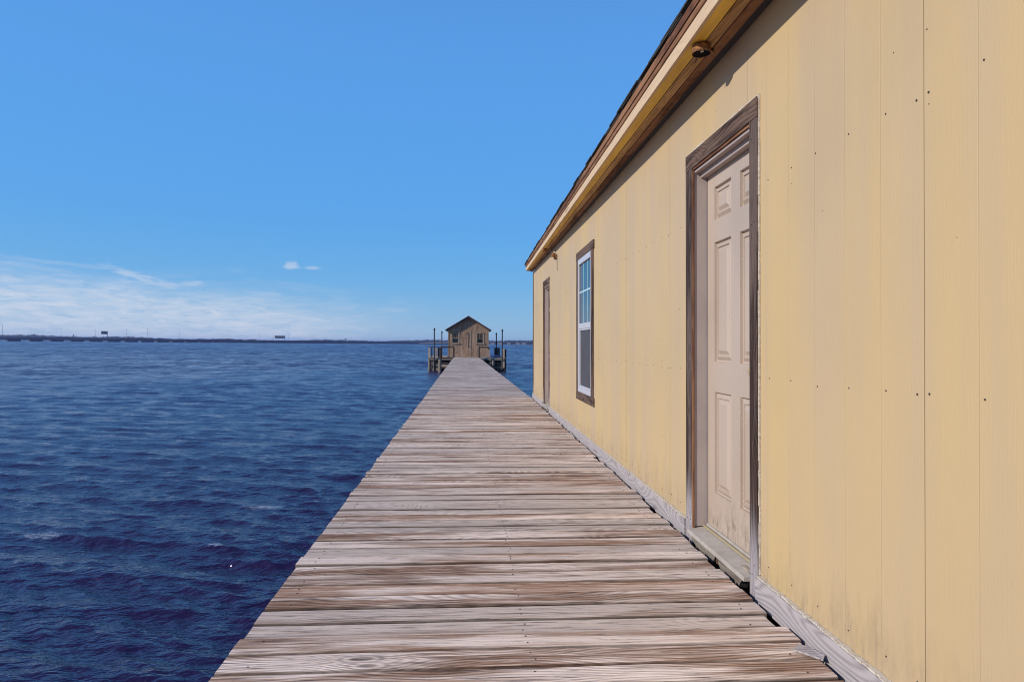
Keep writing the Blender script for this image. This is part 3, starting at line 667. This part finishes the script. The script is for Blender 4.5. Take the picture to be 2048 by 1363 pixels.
m_.add(vs, [(i*3+k, i*3+k+1, (i+1)*3+k+1, (i+1)*3+k) for i in range(n-1) for k in (0, 1)])
o = m_.build('fallen_leaf', M_leaf, None, smooth=True); so = o.modifiers.new('s', 'SOLIDIFY'); so.thickness = .001
me_ = o.data; cen = Vector((-.02, 3.21, .075)); me_.transform(Matrix.Translation(-cen)); place(o, cen + Vector((0, .02, -.003)))
tag(o, 'curled dry leaf on the near door threshold', 'leaf')

# ------------------------------------------------------------------ tan shed at the end of the boardwalk
SY = 59.15
SH = empty('tan_shed', (.30, SY, 0)); tag(SH, 'small weathered tan wooden shed with gable roof at the end of the boardwalk', 'shed')
hw = 1.84; ez = 2.50; ridge = 3.62; dpt = 6.0
def hole_wall():
    m_ = MB(); bw = .148
    x = -hw
    while x < hw-.01:
        x2 = min(hw, x+bw); zt_ = lambda q: ez + (ridge-ez)*(1-abs(q)/hw)-.03
        wins = [h for h in ((-1.435, -.885), (.80, 1.35)) if h[0]-.01 < (x+x2)/2 < h[1]+.01]
        spans = [(-.03, 1.26), (2.12, None)] if wins else [(-.03, None)]
        for lo, hi in spans:
            off = [random.uniform(0, 40) for _ in range(3)]; pr = random.uniform(0, .006)
            m_.hexa([(xx, yy_, (lo if not iz else (hi if hi else zt_(xx)))) for iz in (0, 1) for yy_ in (-pr, .03) for xx in (x+.003, x2-.003)], axis=2, off=off)
        x = x2
    m_.box(-hw+.02, -1.435, .032, .06, -.03, ez); m_.box(-.885, .80, .032, .06, -.03, ez); m_.box(1.35, hw-.02, .032, .06, -.03, ez)
    return m_
hole_wall().build('front_wall', M_shed, SH)
m_ = MB(); m_.box(-hw, -hw+.06, .035, dpt, -.03, ez-.02, axis=2); m_.box(hw-.06, hw, .035, dpt, -.03, ez-.02, axis=2); m_.box(-hw+.06, hw-.06, dpt-.06, dpt, -.03, ez); m_.build('side_wall', M_shed, SH)
m_ = MB()
vs = [(-hw+.05, yy_, ez) for yy_ in (.034, .06)] + [(hw-.05, yy_, ez) for yy_ in (.034, .06)] + [(0, yy_, ridge-.06) for yy_ in (.034, .06)]
m_.add(vs, [(0,2,4), (1,5,3), (0,1,3,2), (2,3,5,4), (4,5,1,0)]); m_.build('inner_wall', M_dark, SH)
def slope(sgn, dz_, t_, ov, name, material, yo=-.34, over=.22):
    m_ = MB(); k = (ridge-ez)/hw
    xe = sgn*(hw+over); ze = ez - over*k
    m_.hexa([((xe if ix else 0), yy_, (ze if ix else ridge)+dz_+(t_ if iz else 0)) for iz in (0, 1) for yy_ in (yo, dpt+.3) for ix in (0, 1)], axis=0)
    return m_.build(name, material, SH)
for sgn in (-1, 1):
    slope(sgn, .02, .09, 0, 'roof', M_rooftrim)
    slope(sgn, .112, .035, 0, 'roof_panel', M_metalroof, yo=-.38, over=.27)
    m_ = MB(); k = (ridge-ez)/hw
    m_.hexa([((sgn*(hw+.21) if ix else sgn*.01), yy_, ((ez-.21*k) if ix else ridge)+(-.06 if not iz else .018)) for iz in (0, 1) for yy_ in (-.33, -.30) for ix in (0, 1)], axis=0); m_.build('rake_board', M_rooftrim, SH)
for cx in (-1.16, 1.075):
    wn_ = empty('window', (cx, 0, 0), SH)
    a = .275; z0, z1 = 1.26, 2.12
    f_ = MB()
    f_.box(-a-.09, -a, -.03, -.0065, z0-.0, z1+.0, axis=2); f_.box(a, a+.09, -.03, -.0065, z0, z1, axis=2); f_.box(-a-.12, a+.12, -.035, -.0065, z1+.001, z1+.10); f_.box(-a-.16, a+.16, -.07, -.0065, z0-.10, z0-.001)
    f_.build('frame', M_frame, wn_)
    f_ = MB(); zm = 1.70
    f_.box(-a+.001, -a+.045, .0, .04, z0, z1, axis=2); f_.box(a-.045, a-.001, .0, .04, z0, z1, axis=2); f_.box(-a+.046, a-.046, 0, .04, z1-.05, z1); f_.box(-a+.046, a-.046, 0, .04, zm-.03, zm+.03); f_.box(-a+.046, a-.046, 0, .04, z0, z0+.05)
    for q in (-.076, .076): f_.box(q-.013, q+.013, .002, .03, zm+.031, z1-.051)
    f_.box(-a+.046, a-.046, .003, .029, (zm+z1)/2-.012, (zm+z1)/2+.012)
    f_.build('sash', M_frame, wn_)
    f_ = MB(); f_.box(-a+.03, a-.03, .041, .045, z0+.02, z1-.02); f_.build('pane', M_shedglass, wn_)
dr_ = empty('door', (0, 0, 0), SH)
m_ = MB(); m_.box(-.33, -.02, -.028, -.0068, .0, 2.42, axis=2); m_.box(-.012, .26, -.028, -.0068, .0, 2.42, axis=2); m_.build('leaf', M_shed, dr_)
m_ = MB(); m_.tube([(0.02, -.045, 2.15), (0.02, -.045, .98)], .014, 6); m_.tube([(0.02, -.06, 1.02), (.02, -.06, .90)], .032, 6); m_.build('latch_rod', M_post, dr_)
m_ = MB(); m_.box(-.12, .03, -.045, -.03, 2.17, 2.23); m_.build('hinge', M_post, dr_)
for px in (-hw, hw-.08): m_ = MB(); m_.box(px-.004, px+.084, -.03, -.0065, 0, ez, axis=2); m_.build('corner_board', M_frame, SH)
# peeled pale patches at the foot of the siding
for cx, w_, h_ in ((-1.02, .10, .5), (-.52, .08, .32), (-.37, .10, .42), (-1.2, .07, .22)):
    m_ = MB(); m_.add([(cx-w_/2, -.0085, .02), (cx+w_/2, -.0085, .02), (cx+w_*.15, -.0085, h_), (cx-w_*.1, -.0085, h_*.8)], [(0,1,2,3)]); m_.build('bare_wood_patch', M_raillt, SH)

# ------------------------------------------------------------------ side platforms with rails
def platform(name, x0, x1, y0, y1, label, xi=None, left=True):
    t = empty(name, ((x0+x1)/2, y0, 0)); tag(t, label, 'dock platform')
    ox, oy = (x0+x1)/2, y0
    m_ = MB(); yv = 0
    while yv < y1-y0-.1: m_.box((x0 if left or yv+y0 < 58.8 else xi)-ox, (x1 if not left or yv+y0 < 58.8 else xi)-ox, yv, yv+.14, -.04+random.uniform(-.003, .003), 0, axis=0); yv += .147
    m_.build('deck', M_raillt, t)
    for zz, yq in ((-.16, -.06), (-.52, .35), (-.86, .30)):
        m_ = MB(); m_.box(x0-ox-(.05 if left else 0), x1-ox+(0 if left else .05), yq, yq+.05, zz-.08, zz+.08, axis=0); m_.build('beam', M_pile, t)
    for xx in (x0-ox+.02, x1-ox-.07):
        m_ = MB(); m_.box(xx, xx+.05, .04, y1-y0, -.26, -.05, axis=1); m_.build('joist', M_pile, t)
    return t, ox, oy
def piles(t, pts, r=.12, top=-.04):
    for (a, b, tp) in pts:
        m_ = MB(); m_.tube([(a, b, WZ-1), (a+.01, b, tp)], [r*1.05, r], 12); m_.build('pile', M_pile, t)
tl, ox, oy = platform('dock_platform', -3.15, -1.0, 57.4, 64, 'low wooden dock platform on piles left of the tan shed', -1.62)
def wp(o_, L): return [(a-o_[0], b-o_[1], c) for a, b, c in L]
piles(tl, wp((ox, oy), [(-3.10, 57.5, .0), (-3.08, 60, -.04), (-3.08, 63, -.04), (-2.4, 58.4, -.3), (-2.75, 58.6, -.3), (-1.75, 60.5, -.3), (-1.3, 58.2, -.3)]))
piles(tl, wp((ox, oy), [(-2.08, 54.6, -.10)]), .13)
m_ = MB(); m_.box(-3.05-ox, -1.0-ox, 58.95-oy, 59.0-oy, WZ-.2, -.10); m_.build('shade_sheet', M_rooftrim, tl)  # near-black sheet added under the platform, its colour stands in for shade
m_ = MB(); m_.box(-2.0-ox, -1.2-ox, 55.2-oy, 55.3-oy, -.72, -.58, axis=0); m_.build('beam', M_raillt, tl)
tr_, oxr, oyr = platform('dock_platform', 1.32, 3.62, 57.6, 63.4, 'low wooden dock platform on piles right of the tan shed', 2.22, False)
piles(tr_, wp((oxr, oyr), [(2.28, 57.7, .0), (2.50, 57.5, -.25), (3.0, 58.2, -.3), (3.25, 58.1, -.3), (3.52, 57.9, .1), (3.52, 60.6, -.04), (3.52, 62.6, -.04)]))
m_ = MB(); m_.box(1.32-oxr, 3.6-oxr, 58.95-oyr, 59.0-oyr, WZ-.2, -.12); m_.build('shade_sheet', M_rooftrim, tr_)  # same dark sheet on this side, shade beneath the deck put into colour

def railing(name, ox, oy, posts, rails, label, mat_l=None):
    t = empty(name, (ox, oy, 0)); tag(t, label, 'railing')
    for (x, y_, w_, z0, z1, mt) in posts: m_ = MB(); m_.box(x-ox-w_/2, x-ox+w_/2, y_-oy-.045, y_-oy+.045, z0, z1, axis=2); m_.build('post', mt, t)
    for (a, b, z, th, mt) in rails:
        m_ = MB(); dxy = Vector((b[0]-a[0], b[1]-a[1], 0)).normalized(); nn = Vector((-dxy.y, dxy.x, 0))*.04
        P = [(p[0]-ox+sg*nn.x, p[1]-oy+sg*nn.y, z+q) for q in (0, th) for sg in (-1, 1) for p in (a, b)]
        m_.hexa(P, axis=0 if abs(dxy.x) > .5 else 1); m_.build('rail', mt, t)
    return t
railing('railing', -1.6, 56.3, [(-.95, 56.3, .13, -.12, .86, M_rail), (-2.06, 56.3, .16, -1.0, .88, M_rail), (-1.98, 56.3, .07, -.05, .86, M_rail)],
        [((-2.05, 56.3), (-.90, 56.3), .86, .11, M_rail), ((-2.05, 56.3), (-.90, 56.3), -.08, .10, M_rail)], 'dark open rail frame across the left of the boardwalk before the shed')
railing('railing', -2.9, 57.45, [(-3.13, 57.45, .16, -.02, .84, M_raillt), (-2.90, 57.5, .10, -.02, .84, M_rail), (-2.62, 57.5, .11, -.02, .84, M_raillt), (-2.46, 57.5, .10, -.02, .84, M_raillt), (-2.30, 57.55, .12, -.02, .86, M_rail), (-2.18, 57.5, .10, -.02, .86, M_rail), (-2.44, 61.0, .10, -.02, .85, M_rail)],
        [((-3.2, 57.5), (-2.1, 57.5), .845, .05, M_rail), ((-3.16, 57.55), (-3.16, 63.9), .845, .05, M_rail)], 'brown and tan post railing on the outer left dock platform')
railing('railing', 1.7, 57.6, [(1.26, 57.3, .14, -.06, .85, M_rail), (2.12, 57.4, .13, -.02, .84, M_raillt)],
        [((1.19, 57.3), (2.16, 57.3), .85, .11, M_rail), ((1.30, 57.3), (2.05, 57.3), .0, .04, M_raillt)], 'dark rail frame before the right side of the shed front')
railing('railing', 3.3, 57.7, [(3.44, 57.65, .16, -.9, .78, M_raillt), (3.60, 57.72, .16, -1.3, .76, M_rail), (2.78, 60.0, .14, -.02, .84, M_rail), (2.95, 60.0, .18, -.02, .84, M_rail), (3.14, 60.0, .16, -.02, .84, M_rail)],
        [((2.70, 60.0), (3.25, 60.0), .80, .06, M_rail)], 'short dark board rail with tan post on the right dock platform')
m_ = MB(); n = 10
for i in range(n+1):
    pass
vs = []; 
for i in range(9):
    for j in range(5):
        vs.append((-.55+i*.13, -.4+j*.28, .06+.09*math.sin(i/8*math.pi)*math.sin(j/4*math.pi)+random.uniform(-.012, .012)))
m_.add(vs, [(i*5+j, i*5+j+1, (i+1)*5+j+1, (i+1)*5+j) for i in range(8) for j in range(4)])
o = m_.build('tarp', M_tarp, None, smooth=True); o.location = (2.80, 58.6, 0); so = o.modifiers.new('s', 'SOLIDIFY'); so.thickness = .06; so.offset = -1
tag(o, 'crumpled blue tarp lying on the right dock platform', 'tarp')
def pole(x, y_, top, r, label):
    t = empty('mooring_pole', (x, y_, 0)); tag(t, label, 'pole', 'tall dark poles beside the tan shed')
    m_ = MB(); m_.tube([(0, 0, WZ-1), (.01, 0, 0), (.0, 0, top-.12)], [r*1.25, r*1.1, r], 10); m_.build('shaft', M_post, t)
    m_ = MB(); m_.tube([(0,0,top-.12), (0,0,top-.10), (0,0,top-.03), (0,0,top+.09)], [r*1.1, r*1.9, r*1.7, .006], 10); m_.build('cap', M_post, t)
pole(-2.68, 57.2, 2.50, .052, 'tallest dark capped pole left of the shed, over the tan rail posts')
pole(-2.18, 61.5, 2.32, .050, 'shorter dark capped pole left of the shed, nearer its wall')
pole(3.28, 57.4, 2.46, .052, 'taller dark capped pole right of the shed, farther from its wall')
pole(2.98, 62.0, 2.22, .048, 'shorter dark capped pole right of the shed, nearer its wall')

# ------------------------------------------------------------------ causeway bridge
def bp(t): return Vector((-677-420, 1000-700, 0)) + Vector((601, 1000, 0))*t     # t: 0.7 -> (-677,1000)
bdir = Vector((601, 1000, 0)).normalized(); bn = Vector((bdir.y, -bdir.x, 0))
def bline(d0): return Vector((-677, 1000, 0)) + bdir*d0
BR = empty('causeway_bridge', (-677, 1000, 0)); BR.rotation_euler = (0, 0, math.atan2(bdir.y, bdir.x))
tag(BR, 'long low concrete causeway bridge across the water on the horizon', 'bridge')
T0, T1 = -420., 1190.
m_ = MB(); m_.box(T0, T1, -5, 5, 3.9, 4.7); m_.build('road_deck', M_conc, BR)
m_ = MB(); m_.box(T0, T1, -5.3, -5.02, 4.0, 5.0); m_.box(T0, T1, 5.02, 5.3, 4.0, 5.0); m_.build('parapet', M_conc, BR)
m_ = MB(); m_.box(T0, T1, -5.6, -5.31, 2.85, 3.7); m_.build('girder', M_parapet, BR)
m_ = MB(); m_.box(T0, T1, -5.2, 5, 1.5, 3.88); m_.build('under_girder', M_conc, BR)
for i in range(52):
    x = -400 + i*29.4
    if x > T1-10: break
    m_ = MB(); m_.box(x, x+13+min(12, max(0, x)*.022), -5, 5, WZ-1, 1.49); m_.build('pier', M_conc, BR)
# ramp climbing at the far end
m_ = MB()
m_.hexa([(x, y_, (z if x < 600 else z+2.4)) for z in (1.9, 3.4) for y_ in (0, 9) for x in (570, 690)]); 
RP = empty('road_ramp', (-95, 1750, 0)); tag(RP, 'pale concrete road ramp rising toward the causeway left of the shed', 'ramp')
m_ = MB(); m_.hexa([(x, y_, (z+ (0 if x < 0 else 3.6))) for z in (WZ+.9, WZ+2.4) for y_ in (0, 9) for x in (-26, 62)]); m_.build('road_deck', M_ramp, RP)
m_ = MB(); m_.box(-20, 60, 9.5, 12, WZ-1, WZ+3.2); m_.build('retaining_wall', M_conc, RP)

CY, SYW = math.cos(YAW), math.sin(YAW)
def dirpx(px): 
    dx_ = (px-1024)/1300; return (dx_*CY + SYW, CY - dx_*SYW)
def on_bridge(px, lat=0):
    """ground point on the bridge line seen in that column of the photograph"""
    dx_, dy_ = dirpx(px); k = dx_/dy_; x0, y0 = -677 + bn.x*lat, 1000 + bn.y*lat
    t_ = (k*y0 - x0)/(bdir.x - k*bdir.y); return x0 + bdir.x*t_, y0 + bdir.y*t_
def hz(px): return 678.68 + (px)*.00873
def zat(px, py, y_, x_=0):
    dx_, dy_ = dirpx(px); dep = y_/dy_; return 1.22 + (hz(px)-py)/1300*dep
lamps = [(4.4, 648, .34), (62, 655, .2), (122, 654.5, .2), (191, 658, .2), (252.7, 657, .2), (294.4, 656, .32), (298, 660, .2), (358.8, 661, .22), (386, 664, .22), (446, 663.5, .24), (458, 665, .24),
         (518.5, 664.5, .26), (577.4, 668, .26), (612, 674, .26), (622, 667, .3), (626.5, 672, .28), (630, 664, .3), (702, 672, .3), (756.5, 674, .3), (811.5, 673, .3), (816, 675, .3), (842, 678, .3)]
where = ['at the left edge of the photo, thickest', 'second from the left edge', 'third from the left edge', 'just left of the brown gantry sign', 'just right of the brown gantry sign', 'thick one beneath the small cloud puff', 'thin one beside the thick pole',
         'eighth from the left edge', 'short ninth from the left edge', 'left one of a close pair', 'right one of a close pair', 'last one left of the wide tan sign', 'just right of the wide tan sign', 'short one left of the tall group', 'left one of the tall group of three', 'short middle one of the tall group of three', 'tallest right one of a group of three',
         'just right of the small dark road sign', 'alone between dark road sign and last pair', 'left one of the last close pair', 'right one of the last close pair', 'last short one before the shed']
for (px, py, r_), wh in zip(lamps, where):
    x, y_ = on_bridge(px, 4.0); top = zat(px, py, y_)
    t = empty('street_lamp', (x, y_, 4.6)); tag(t, 'thin lamp pole on the bridge, ' + wh, 'street lamp', 'lamp poles along the causeway bridge')
    t.rotation_euler = (0, 0, math.atan2(bn.y, bn.x)+math.pi)
    h = top-4.6; m_ = MB(); m_.tube([(0,0,0), (0,0,h-.4)], [r_*.8, r_*.5], 6); m_.build('pole', M_pole, t)
    m_ = MB(); m_.tube([(0,0,h-.5), (1.0,0,h-.05), (2.4,0,h)], r_*.35, 5); m_.box(2.2, 3.4, -.3, .3, h-.18, h+.06); m_.build('lamp_arm', M_pole, t)
def gantry(px0, px1, py0, py1, posts, label, material, yoff, slats=True):
    x, y_ = on_bridge((px0+px1)/2, 3.0); t = empty('road_sign', (x, y_, 4.7)); tag(t, label, 'road sign')
    t.rotation_euler = (0, 0, -math.atan2(x, y_))
    W = (px1-px0)/1300*y_*1.02; zt_, zb = zat(px0, py0, y_)-4.7, zat(px0, py1, y_)-4.7
    m_ = MB(); m_.box(-W/2, W/2, -.15, .15, zb, zt_); m_.build('panel', material, t)
    m_ = MB()
    for q in range(7): xx = -W/2 + W*(q+.5)/7; m_.box(xx-.2, xx+.2, -.4, -.152, zb-.4, zt_+.4)
    m_.build('frame', M_signback if material != M_signback else M_pole, t)
    for pp in posts: xx = (pp-(px0+px1)/2)/1300*y_; m_ = MB(); m_.box(xx-.35, xx+.35, .16, .8, -.2, zt_); m_.build('post', M_pole, t)
gantry(203.5, 213.5, 662.0, 667.8, [213.6], 'small brown gantry sign on one post over the causeway bridge', M_signback, 0)
gantry(550.5, 568.5, 671.0, 676.3, [547, 569], 'wide tan gantry sign between two posts over the causeway bridge', M_signtan, 0)
gantry(689.5, 693, 677, 679.2, [690], 'tiny dark road sign on the causeway bridge', M_post, 0)
gantry(145.8, 147.9, 669.8, 672, [146.8], 'tiny square road sign on the left part of the causeway bridge', M_post, 0)

# ------------------------------------------------------------------ far shore: low land, wood, houses
def shore():
    m_ = MB(); P = []
    for px in np.linspace(-500, 1500, 60):
        dx_, dy_ = dirpx(px); d = 2650 + 120*math.sin(px*.01) - max(0, px-860)*1.2
        P.append((dx_/dy_*d, d))
    n = len(P); vs = [(x, y_, WZ-.5) for x, y_ in P] + [(x, y_, WZ+.9) for x, y_ in P] + [(x*1.4, y_*1.4, WZ+3) for x, y_ in P]
    m_.add(vs, [(i, i+1, n+i+1, n+i) for i in range(n-1)] + [(n+i, n+i+1, 2*n+i+1, 2*n+i) for i in range(n-1)])
    o = m_.build('shore', M_leafs); tag(o, kind='structure')
shore()
def wood_mass():
    V, F = [], []
    def blob(cx, cy, r_, h):
        nonlocal V, F
        for _ in range(int(60)):
            u = rng.normal(size=3); u /= np.linalg.norm(u); rad = rng.random()**.33
            c = np.array([cx, cy, WZ+1+h*.5]) + u*rad*np.array([r_, r_*.6, h*.5])
            s_ = r_*rng.uniform(.16, .34); a = rng.normal(size=3); a /= np.linalg.norm(a); b = np.cross(a, rng.normal(size=3)); b /= np.linalg.norm(b)
            k = len(V); V += [tuple(c+a*s_), tuple(c+b*s_*.8), tuple(c-a*s_), tuple(c-b*s_*.8)]; F.append((k, k+1, k+2, k+3))
    px = -60.
    while px < 1330:
        dx_, dy_ = dirpx(px); d = 2700 + rng.uniform(-40, 160) - max(0, px-860)*1.15
        hpx = 3.8 + 1.2*math.sin(px*.031) + rng.uniform(-1.0, 1.6)
        if px > 700: hpx += min(3.2, (px-700)*.012)
        hpx += 5.0*max(0, min(1, (430-px)/330))
        h = (hpx)/1300*d
        blob(dx_/dy_*d, d, rng.uniform(4.5, 9)*d/2600*1.4, h); px += rng.uniform(1.5, 3.2)
    me = bpy.data.meshes.new('distant_wood'); me.from_pydata(V, [], F); me.materials.append(M_leafs)
    o = bpy.data.objects.new('distant_wood', me); COL.objects.link(o)
    tag(o, 'low dark wood along the far shore on the horizon', 'woodland', kind='stuff')
wood_mass()
hs_l = [(735, 'small pale house on the far shore, left of the bridge ramp'), (830, 'wide pale building among the trees just left of the shed'), (985, 'pale house among far trees just right of the shed'), (1000, 'pale house on the far shore behind the right poles'), (1018, 'pale gabled house on the far shore right of the poles'), (1036, 'small pale house on the far shore left of the yellow corner'), (1048, 'pale house on the far shore nearest the yellow corner')]
for px, lb in hs_l:
    dx_, dy_ = dirpx(px); d = 2585 - max(0, px-860)*1.25; t = empty('house', (dx_/dy_*d, d, WZ+.8)); tag(t, lb, 'house', 'houses on the far shore')
    W = random.uniform(5, 9); H = random.uniform(3.5, 5.5)
    m_ = MB(); m_.box(-W, W, -3, 3, 0, H); m_.build('wall', M_house, t)
    m_ = MB(); vs = [(-W-.5, -3.6, H), (W+.5, -3.6, H), (-W-.5, 3.6, H), (W+.5, 3.6, H), (-W-.5, 0, H+2.4), (W+.5, 0, H+2.4)]
    m_.add(vs, [(0,1,5,4), (2,4,5,3), (0,4,2), (1,3,5), (0,2,3,1)]); m_.build('roof', M_hroof, t)

# ------------------------------------------------------------------ air: even thin haze round everything
hm = bpy.data.materials.new('haze_air'); hm.use_nodes = True; nt = hm.node_tree; nt.nodes.clear()
out = nt.nodes.new('ShaderNodeOutputMaterial'); pv = nt.nodes.new('ShaderNodeVolumePrincipled')
pv.inputs['Color'].default_value = (.50, .60, 1, 1); pv.inputs['Density'].default_value = .00011; pv.inputs['Anisotropy'].default_value = .2
nt.links.new(pv.outputs[0], out.inputs['Volume'])
m_ = MB(); m_.box(-9300, 9300, -9300, 9300, WZ-3.5, 36); o = m_.build('haze', hm); tag(o, kind='stuff')
